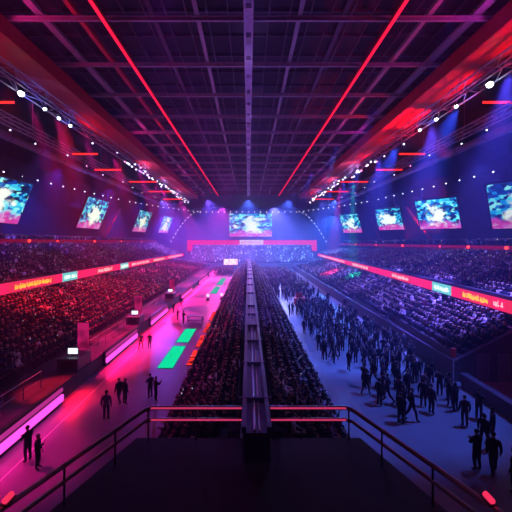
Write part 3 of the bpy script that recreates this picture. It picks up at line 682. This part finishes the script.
def face_bits(me, J):
    """eyes, nose and ears added to the head of the body mesh"""
    bm = bmesh.new(); bm.from_mesh(me); h = Vector(J['skull'][0])
    def blob(c, r, sc, mi):
        n0 = len(bm.verts); fs = set(bm.faces)
        bmesh.ops.create_icosphere(bm, subdivisions=1, radius=r, matrix=Matrix.Translation(h + Vector(c)) @ Matrix.Diagonal((*sc, 1)))
        for f in bm.faces:
            if f not in fs: f.material_index = mi; f.smooth = True
    blob((0, .092, -.035), .018, (.8, 1.2, 1.4), 0)
    for s in (-1, 1): blob((s * .034, .082, .005), .010, (1.3, .8, .9), 4); blob((s * .092, .0, -.02), .024, (.4, .8, 1.2), 0)
    blob((0, .083, -.075), .016, (1.6, .5, .5), 0)
    bm.to_mesh(me); bm.free()
def make_variant(kind, arms, long_hair, mats, nm):
    J, E = body(kind, arms); me = skin_person(J, E, nm, 1)
    lab = labels_of(me, J, E, long_hair)
    me.materials.clear()
    for m in mats: me.materials.append(m)
    me.polygons.foreach_set('material_index', [SLOT[l] for l in lab]); me.polygons.foreach_set('use_smooth', [True] * len(me.polygons))
    # dressed version: bare body plus clothing shells
    bare = me.copy(); bare.name = nm + '_body'; bare.polygons.foreach_set('material_index', [0] * len(bare.polygons))
    shells = {}
    for reg, off, cn in (('top', .014, 'jacket'), ('legs', .012, 'trousers'), ('shoe', .012, 'shoes'), ('hair', .016, 'hair')):
        bm = bmesh.new(); bm.from_mesh(me); bm.normal_update()
        for v in bm.verts: v.co += v.normal * off
        bmesh.ops.delete(bm, geom=[f for f in bm.faces if f.material_index != SLOT[reg]], context='FACES')
        for f in bm.faces: f.material_index = 0; f.smooth = True
        if not bm.faces: bm.free(); continue
        sm = bpy.data.meshes.new(nm + '_' + cn); bm.to_mesh(sm); bm.free(); sm.materials.append(mats[SLOT[reg]]); shells[cn] = sm
    face_bits(me, J); face_bits(bare, J)
    return me, bare, shells
VAR_ST = [make_variant('stand', ('down', 'down'), False, PM, 'figure_a'), make_variant('stand', ('down', 'phone'), True, PM, 'figure_b'), make_variant('walk', ('swing', 'down'), False, PM, 'figure_c'),
          make_variant('stand', ('cross', 'cross'), False, PM, 'figure_d'), make_variant('walk', ('down', 'swing'), True, PM, 'figure_e'), make_variant('stand', ('down', 'up'), False, PM, 'figure_f')]
VAR_SIT = [make_variant('sit', ('lap', 'lap'), False, PM_SEAT, 'seated_a'), make_variant('sit', ('lap', 'phone'), True, PM_SEAT, 'seated_b'), make_variant('sit', ('clap', 'clap'), False, PM_SEAT, 'seated_c'), make_variant('sit', ('lap', 'up'), False, PM_SEAT, 'seated_d')]
def person(var, loc, rot, sc, label, group, parts=False):
    me, bare, shells = var
    o = bpy.data.objects.new('person', bare if parts else me); COL.objects.link(o)
    o.location = loc; o.rotation_euler = (0, 0, rot); o.scale = (sc * random.uniform(.94, 1.06),) * 3
    tag(o, label, 'person', group)
    if parts:
        for cn, sm in shells.items():
            c = bpy.data.objects.new(cn, sm); COL.objects.link(c); c.parent = o
    return o
# people on the left floor
LP = [(-10.55, 15.3, 0, 1.2, 'standing person talking, left of the pair below the nearest magenta barrier', 3), (-9.75, 14.8, 1, -1.4, 'standing person talking, right of the pair below the nearest magenta barrier', 1),
      (-8.4, 18.9, 0, .2, 'lone dark-clothed person standing on the left floor close to the platform', 0), (-8.45, 20.9, 2, .9, 'person standing at the red pool of light, left of a pair', 4), (-8.0, 20.7, 3, -.6, 'person standing at the red pool of light, right of a pair', 0),
      (-6.6, 21.5, 1, .8, 'person facing a companion before the nearest green panel, left of the pair', 3), (-6.15, 21.2, 3, -.9, 'person facing a companion before the nearest green panel, right of the pair', 1),
      (-10.5, 31.2, 2, 0., 'person walking past the second magenta barrier, ahead of a companion', 2), (-9.7, 31.4, 0, 3.0, 'person standing beside the walker at the second magenta barrier', 0),
      (-9.5, 42.8, 1, -1.2, 'person standing left of the dark table on the left floor', 1), (-8.3, 40.8, 3, -.9, 'person standing at the near corner of the dark table', 3), (-10.9, 52., 2, .3, 'person walking on the left floor well beyond the dark table', 2),
      (-11., 47., 0, 1.3, 'person standing by the third magenta barrier', 0)]
PEOPLE = []
for x, y, v, r, lab, v2 in LP: PEOPLE.append((x, y, 0., r, v2, .95, lab, 'people on the left floor'))
RP = [(12.9, 16.9, 'dark figure close to the low wall, behind the walkers and nearer the wall'), (13.6, 18.9, 'dark figure leaning near the low wall, past its middle'), (13.3, 21.2, 'dark figure by the stand corner, just before the pole lamp'), (11.9, 21.6, 'dark figure left of the one by the stand corner'), (11.1, 14.5, 'big dark figure walking beside the low wall, second from the bottom right corner'), (11.15, 13.4, 'big dark figure standing nearest the bottom right corner'), (10.5, 14.7, 'dark figure left of the walkers beside the low wall'), (12.0, 16.3, 'dark figure beside the low wall, behind the walkers'),
      (12.8, 19.8, 'dark figure standing where the low wall begins'), (12.3, 18.2, 'dark figure standing in front of the one where the low wall begins'), (8.8, 18.5, 'dark figure standing close to the right platform railing, leftmost'), (9.6, 18.8, 'dark figure standing close to the right platform railing, second from left'),
      (9.3, 19.3, 'dark figure standing close behind the right railing pair'), (11.2, 19.6, 'dark figure standing between the railing trio and the low wall')]
for i, (x, y, lab) in enumerate(RP): PEOPLE.append((x, y, 0., random.uniform(-2.5, 2.5), (0, 3, 1, 0, 2, 0, 3, 4, 1, 0, 3, 2, 1, 0)[i], 1.06, lab, 'people on the right floor in front'))
# the floor crowd: spread at random inside its outline, in ranks
def inside(x, y):
    if y > 52 or y < 19.5: return False
    lo = 7.4 - (y - 24) * .05 if y > 26 else 8.6
    lo += 1.0 * math.sin(y * .8)
    hi = 14.3 if y > 27 else 13.6
    if y > 46: lo, hi = 7.2, 12.5
    if 24.5 < y < 29 and 7.5 < x < 9.0: return random.random() < .15
    return lo < x < hi
pts = []; tries = 0
while len(pts) < 185 and tries < 20000:
    tries += 1; y = 20 + 32 * random.random() ** 1.05; x = random.uniform(5, 15)
    if inside(x, y) and all((x - a) ** 2 + (y - b_) ** 2 > .42 for a, b_ in pts) and all((x - a) ** 2 + (y - b_) ** 2 > .42 for a, b_, _ in RP): pts.append((x, y))
pts += [(9.9, 55.), (10.4, 55.4), (12.2, 56.5), (13.6, 55.2), (13.9, 55.9), (6.6, 56.), (15.0, 50.), (14.9, 33.), (14.8, 30.5), (6.3, 46)]
pts.sort(key=lambda q: q[1]); per = 11
for rk in range(0, len(pts), per):
    row = sorted(pts[rk:rk + per])
    for i, (x, y) in enumerate(row):
        PEOPLE.append((x, y, 0., random.uniform(-PI, PI), random.randrange(6) if random.random() < .75 else 0, 1.05,
                       f'dark person in the blue floor crowd, {nth(i + 1)} from left, {nth(rk // per + 1)} rank', 'standing crowd on the right floor'))
for i, (x, y, z, r, v, sc, lab, grp) in enumerate(PEOPLE): person(VAR_ST[v], (x, y, z), r, sc, lab, grp, parts=y < 24)
NIND = 305 - len(PEOPLE)
# seats: drop the ones the platform hides, take the largest as individuals
def in_deck(px, py):
    if py < 421: return False
    return True
vis = []
for s_ in SEATS:
    x, y, z = s_[:3]
    a, b_ = px_of(x, y, z + 1.25)
    if a < -25 or a > 537 or b_ > 540: continue
    if 150 < a < 350 and b_ > 424: continue
    vis.append(s_)
cand = sorted(vis, key=lambda s_: s_[1] + (1000 if not (4 < px_of(*s_[:3])[0] < 508) else 0))
ind = cand[:NIND]; rest = cand[NIND:]
BL = {'central left': ('central stand, magenta-lit side', 'up from floor', 'the railing'), 'central right': ('central stand, blue-lit side', 'up from floor', 'the railing'), 'left lower': ('lower left stand', 'above the fence', 'the front'), 'right lower': ('lower right stand', 'below the ribbon board', 'the end wall'),
      'left upper': ('upper left stand', 'above the ribbon board', 'the front'), 'right upper': ('upper right stand', 'above the ribbon board', 'the front'), 'far': ('far stand', 'up', 'left')}
cnt = {}
for s_ in sorted(ind, key=lambda q: (q[4], q[5], q[1])):
    x, y, z, rot, bl, r, k = s_; kk = cnt[(bl, r)] = cnt.get((bl, r), 0) + 1
    a, b_, c_ = BL[bl]
    person(VAR_SIT[random.choice((0, 0, 1, 2, 3))], (x, y, z), rot, 1.0, f'person seated in {a}, {nth(r + 1)} row {b_}, {nth(kk)} along', f'spectators seated in the {a}')
# everyone else, one uncountable crowd
rest = [s_ for s_ in rest]
for _ in range(420):      # standing throng far down the right floor
    y = random.uniform(60, 117); x = random.uniform(5.2, 13.5); rest.append((x, y, 0., random.uniform(-PI, PI), 'throng', 0, 0))
for _ in range(160): rest.append((random.uniform(-11.2, -5.2), random.uniform(100, 117), 0., random.uniform(-PI, PI), 'throng', 0, 0))
for sx, z in ((-1, 10.1), (1, 9.3)):      # behind the parapets
    for _ in range(420): rest.append((sx * random.uniform(40.5, 41.8), random.uniform(32, 137), z, -sx * -PI / 2 + random.uniform(-.5, .5), 'throng', 0, 0))
def tmpl(kind, arms, far):
    J, E = body(kind, arms, False, far); me = skin_person(J, E, 'tmpl', 0); lab = labels_of(me, J, E)
    V = np.empty(len(me.vertices) * 3); me.vertices.foreach_get('co', V)
    fl = [list(p.vertices) for p in me.polygons]; bpy.data.meshes.remove(me)
    return V.reshape(-1, 3), fl, np.array([SLOT[l] for l in lab])
T_SIT = [tmpl('sit', a, False) for a in (('lap', 'lap'), ('lap', 'phone'), ('clap', 'clap'), ('lap', 'up'))]; T_SITF = [tmpl('sit', ('lap', 'lap'), True)]
T_ST = [tmpl('stand', a, False) for a in (('down', 'down'), ('down', 'phone'), ('lap', 'up'))]
PAL_TOP = np.array([(.02, .02, .03), (.03, .03, .05), (.06, .05, .07), (.012, .012, .015), (.12, .11, .12), (.4, .36, .4), (.85, .8, .85), (.10, .03, .04), (.04, .05, .10), (.25, .2, .22)])
PR_TOP = np.array([.25, .19, .12, .19, .05, .03, .07, .04, .04, .02])
PAL_SK = np.array([(.55, .36, .28), (.42, .26, .19), (.6, .42, .34), (.25, .15, .10)])
vs = []; lv = []; ls_ = []; tints = []; base = 0; phones = MB()
for (x, y, z, rot, bl, r, k) in rest:
    if bl == 'throng': T = random.choice(T_ST)
    else: T = T_SITF[0] if y > 80 else random.choice(T_SIT[:1] * 3 + T_SIT)
    V, fl, sl = T; c_, s__ = math.cos(rot), math.sin(rot); sc = random.uniform(.93, 1.07)
    W = np.empty_like(V); W[:, 0] = x + sc * (V[:, 0] * c_ - V[:, 1] * s__); W[:, 1] = y + sc * (V[:, 0] * s__ + V[:, 1] * c_); W[:, 2] = z + sc * V[:, 2]
    vs.append(W)
    for f in fl: lv.extend(i + base for i in f); ls_.append(len(f))
    base += len(V)
    pal = np.zeros((5, 3)); pal[0] = PAL_SK[rng.integers(4)]; pal[1] = PAL_TOP[rng.choice(10, p=PR_TOP)] * rng.uniform(.7, 1.2); pal[2] = np.array((.02, .02, .03)) * rng.uniform(.5, 2.5); pal[3] = .02; pal[4] = np.array((.02, .014, .011)) * rng.uniform(.5, 2.5)
    tints.append(pal[sl])
    if random.random() < (.07 if 'central' in bl else .10):
        zz = z + (1.02 if bl != 'throng' else 1.42); fx, fy = -s__ * .42, c_ * .42; h = random.uniform(.0, .25); w = .04 if y < 45 else .07
        phones.bar((x + fx - c_ * w, y + fy - s__ * w, zz + h), (x + fx + c_ * w, y + fy + s__ * w, zz + h), .02, w * 1.5)
V = np.concatenate(vs); me = bpy.data.meshes.new('crowd')
me.vertices.add(len(V)); me.vertices.foreach_set('co', V.astype(np.float32).ravel())
me.loops.add(len(lv)); me.loops.foreach_set('vertex_index', np.array(lv, dtype=np.int32))
ls_ = np.array(ls_, dtype=np.int32); me.polygons.add(len(ls_)); me.polygons.foreach_set('loop_start', np.concatenate(([0], np.cumsum(ls_)[:-1])).astype(np.int32))
me.update(calc_edges=True)
tt = np.concatenate(tints); at = me.attributes.new('tint', 'FLOAT_COLOR', 'FACE'); at.data.foreach_set('color', np.hstack((tt, np.ones((len(tt), 1)))).astype(np.float32).ravel())
m, nt, out = new_mat('crowd_cloth'); b_ = nt.nodes.new('ShaderNodeBsdfPrincipled'); an = nt.nodes.new('ShaderNodeAttribute'); an.attribute_name = 'tint'
nt.links.new(an.outputs['Color'], b_.inputs['Base Color']); b_.inputs['Roughness'].default_value = .8; b_.inputs['Specular IOR Level'].default_value = .2; nt.links.new(b_.outputs[0], out.inputs[0])
me.materials.append(m); o = bpy.data.objects.new('crowd', me); COL.objects.link(o); o['kind'] = 'stuff'; tag(o, 'dense seated crowd of spectators filling all the stands', 'crowd')
o = phones.build('phone_screens', M['g_phone'], loc=(0, 0, 0)); o['kind'] = 'stuff'; tag(o, 'tiny glowing phone screens held up across the crowd', 'phones')
print('people', len(PEOPLE), 'individual seats', len(ind), 'rest', len(rest), 'crowd verts', len(V))
# ------------------------------------------------------------------ lights of the show
def spot(p, q, col, w, ang=50, r=.3, blend=.6):
    l = bpy.data.lights.new('show_spot', 'SPOT'); l.color = col; l.energy = w; l.spot_size = math.radians(ang); l.spot_blend = blend; l.shadow_soft_size = r
    o = bpy.data.objects.new('show_spot', l); COL.objects.link(o); o.location = p; o.rotation_euler = (Vector(q) - Vector(p)).to_track_quat('-Z', 'Y').to_euler()
MAG = (1, .02, .22); RED = (1, .012, .03); BLU = (.05, .12, 1.); VIO = (.42, .02, 1.); LAV = (.14, .10, 1.)
# left floor: magenta along the barriers, violet towards the middle
for x, y, w_, an, c_ in ((-12.2, 20.5, 75000, 11, (1, .01, .06)), (-11.4, 27.5, 90000, 15, (1, .01, .17)), (-11.2, 31.5, 90000, 16, (1, .01, .18)), (-11, 37, 90000, 18, (1, .01, .22)), (-11, 45, 100000, 20, (1, .01, .26)), (-10.5, 56, 130000, 22, (1, .01, .3)), (-10.5, 70, 170000, 26, (1, .02, .34)), (-10, 90, 240000, 30, (1, .03, .4)), (-14.2, 32, 90000, 13, (1, .01, .10)), (-14.2, 42, 60000, 13, (1, .01, .2)), (-11.5, 15, 26000, 18, (1, .01, .3))): spot((-19.6, y + 1, 23.2), (x, y, 0), c_, w_, an)
for y, w_ in ((16, 2600), (24, 2600), (34, 3200), (48, 7000), (66, 14000)): spot((-4, y, 25.6), (-7, y + 1, 0), (.6, .02, 1) if y < 40 else (.9, .02, .7), w_, 32)
# unseen area lamps added along barriers and gaps, boosting the strips' glow on the floor
def wash(x, y0, y1, z, col, w, ry):
    l = bpy.data.lights.new('added_floor_wash', 'AREA'); l.shape = 'RECTANGLE'; l.size = .3; l.size_y = y1 - y0; l.color = col; l.energy = w * (y1 - y0); l.spread = math.radians(150)
    o = bpy.data.objects.new('added_floor_wash', l); COL.objects.link(o); o.location = (x, (y0 + y1) / 2, z); o.rotation_euler = (0, ry, 0)
for y0, y1, c_, w_ in ((11, 20.7, (1, .01, .3), 9), (20.8, 22.5, (1, .004, .03), 60), (27, 34.5, (1, .003, .08), 80), (35, 38.5, (1, .004, .1), 50), (39.5, 47.5, (1, .005, .14), 80), (48, 56, (1, .006, .18), 45), (57, 68, (1, .008, .2), 75), (69, 77, (1, .008, .22), 60), (78, 93, (1, .01, .28), 90), (98, 118, (1, .02, .34), 100)):
    wash(-11.85, y0, y1, 1.0, c_, w_, -math.radians(40))
# left stands
for y, w_ in ((26, 5000), (34, 40000), (48, 40000), (68, 36000), (92, 36000)): spot((-19.6, y, 23.2), (-21.5, y + 6, 2), RED if y < 60 else (1, .02, .3), w_, 52)
for y in (42, 66, 92): spot((-26.3, y, 23.0), (-34, y + 4, 7), (.42, .08, .8), 6500, 70)
# right floor and stands
for y, w_ in ((20, 36000), (30, 85000), (42, 100000), (56, 70000), (74, 50000)): spot((19.6, y, 23.2), (9.5, y + 2, 0), BLU, w_, 38)
spot((14, 51, 25), (6.4, 52, 0), (.3, .5, 1), 60000, 13)
for y, w_ in ((28, 115000), (38, 130000), (52, 110000), (70, 70000), (90, 70000)): spot((19.6, y - 4, 23.2), (19.5 + y * .03, y + 3, 2), LAV, w_, 34)
for y in (40, 62, 86): spot((26.3, y, 23.0), (33, y + 5, 6), (.24, .10, 1), 6000, 70)
for y in (38, 58, 80, 104): spot((-34, y, 24), (-43, y + 5, 12), (.05, .04, 1), 22000, 80)  # unseen violet-blue fill added to tint the left wall and its haze
for y in (50, 80): spot((36, y, 23), (42, y + 6, 10), (.1, .15, 1), 9000, 90)
# spots added under the central girder to brighten the spine wall
for y, w_ in ((12.5, 1800), (17, 5000), (26, 5500), (40, 6500), (58, 8500), (80, 12000)): spot((.27, y - 3, 25.6), (.27, y, 4.5), (.36, .2, 1), w_, 16)
for y, w_ in ((18, 1500), (30, 9000), (44, 22000), (62, 34000), (84, 44000)):
    spot((-13, y + 2, 25), (-3.2, y, 1), (1, .02, .14 + y * .004), w_ * 1.6, 17); spot((13, y + 2, 25), (3.6, y, 1), (.08, .10, 1), w_ * 1.9, 20)
# far end: cold blue and violet wash
for x in (-30, -14, 0, 14, 30): spot((x, 110, 25), (x * .8, 134, 6), (.22, .10, 1) if x < -2 else (.08, .18, 1), 165000, 84)
for x, c_ in ((-10, (.9, .06, .6)), (10, (.24, .24, 1))): spot((x, 122, 24), (x * .8, 94, 0), c_, 90000 if x < 0 else 220000, 64)
for x in (-34, 34): spot((x, 128, 21), (x * .75, 112, 6), (.18, .06, 1) if x < 0 else (.04, .18, 1), 120000, 80)
# accents on the right-hand stand
spot((19.6, 60, 23.2), (21.5, 66, 2), (0, .9, .6), 500000, 9); spot((19.6, 68, 23.2), (20.5, 80, 2), (1, .03, .3), 500000, 13)
# roof uplights: on the spine wall and on the trusses
for y in (18, 36, 56, 78, 100): spot((.27, y, 4.8), (.27, y + 5, 28), (.36, .16, 1), 5200, 100)
for y in (20, 44, 70): spot((-17.2, y, 24.2), (-9, y + 5, 28), (1, .02, .3), 1100, 110); spot((17.2, y, 24.2), (9, y + 5, 28), (.7, .03, .6), 1000, 110)
for y, w_ in ((15, 7000), (21, 5000), (29, 4000), (37, 17000), (45, 3000)): spot((23.5, y, 20.2), (18.4, y + 1.5, 25.4), (1, .008, .0), w_, 58)
for y in (16, 26, 38, 52, 70, 90): spot((.27, y, 4.8), (.27, y + 1, 26), (.5, .3, 1), 9000, 7)  # narrow unseen spots added on the spine wall to brighten the central girder
for y in (20, 40, 60, 85): spot((-21.8, y, 22.4), (-18.6, y + 1, 25.4), (1, .02, .08), 900, 120)
for y in (54, 76, 96): spot((21.8, y, 22.4), (18.6, y + 1, 25.4), (1, .03, .10), 1800, 120)
for sx in (-1, 1):
    for y in (28, 34, 58, 72, 88): spot((sx * 19.6, y, 22.4), (sx * 19.6, y + 3, 26), (.12, .18, 1) if y < 40 else (.6, .35, 1), 350 if y < 40 else 2600, 80)
    spot((sx * 37, 76 if sx > 0 else 96, 11), (sx * 42.5, 80 if sx > 0 else 99, 15.5), (1, .02, .06), 14000, 60)
    for y in (30, 60, 90): spot((sx * 33, y, 18), (sx * 28, y + 4, 26), (.16, .08, .8), 2500, 130)
# haze in the hall air
w = bpy.data.worlds.new('hall'); S.world = w; w.use_nodes = True; nt = w.node_tree; nt.nodes.clear()
out = nt.nodes.new('ShaderNodeOutputWorld'); bg = nt.nodes.new('ShaderNodeBackground'); bg.inputs['Color'].default_value = (.25, .12, .5, 1); bg.inputs['Strength'].default_value = .0
nt.links.new(bg.outputs[0], out.inputs['Surface'])
vs_ = nt.nodes.new('ShaderNodeVolumeScatter'); vs_.inputs['Density'].default_value = .0047; vs_.inputs['Anisotropy'].default_value = .2; vs_.inputs['Color'].default_value = (.5, .5, 1, 1)
nt.links.new(vs_.outputs[0], out.inputs['Volume'])
# ------------------------------------------------------------------ camera
cam = bpy.data.cameras.new('camera'); co = bpy.data.objects.new('camera', cam); COL.objects.link(co)
cam.sensor_width = 36; cam.lens = F / 512 * 36; cam.shift_x = (256 - CX) / 512; cam.shift_y = -(256 - CY) / 512; cam.clip_end = 500
co.location = (0, 0, HC); co.rotation_euler = (PI / 2, 0, 0); S.camera = co
S.view_settings.view_transform = 'Standard'; S.view_settings.look = 'None'; S.view_settings.gamma = 1; S.view_settings.use_curve_mapping = False; S.view_settings.exposure = 0
S.cycles.max_bounces = 4; S.cycles.diffuse_bounces = 2; S.cycles.glossy_bounces = 2; S.cycles.volume_bounces = 0; S.cycles.sample_clamp_indirect = 2.; S.cycles.use_denoising = True
S.cycles.sample_clamp_direct = 20.
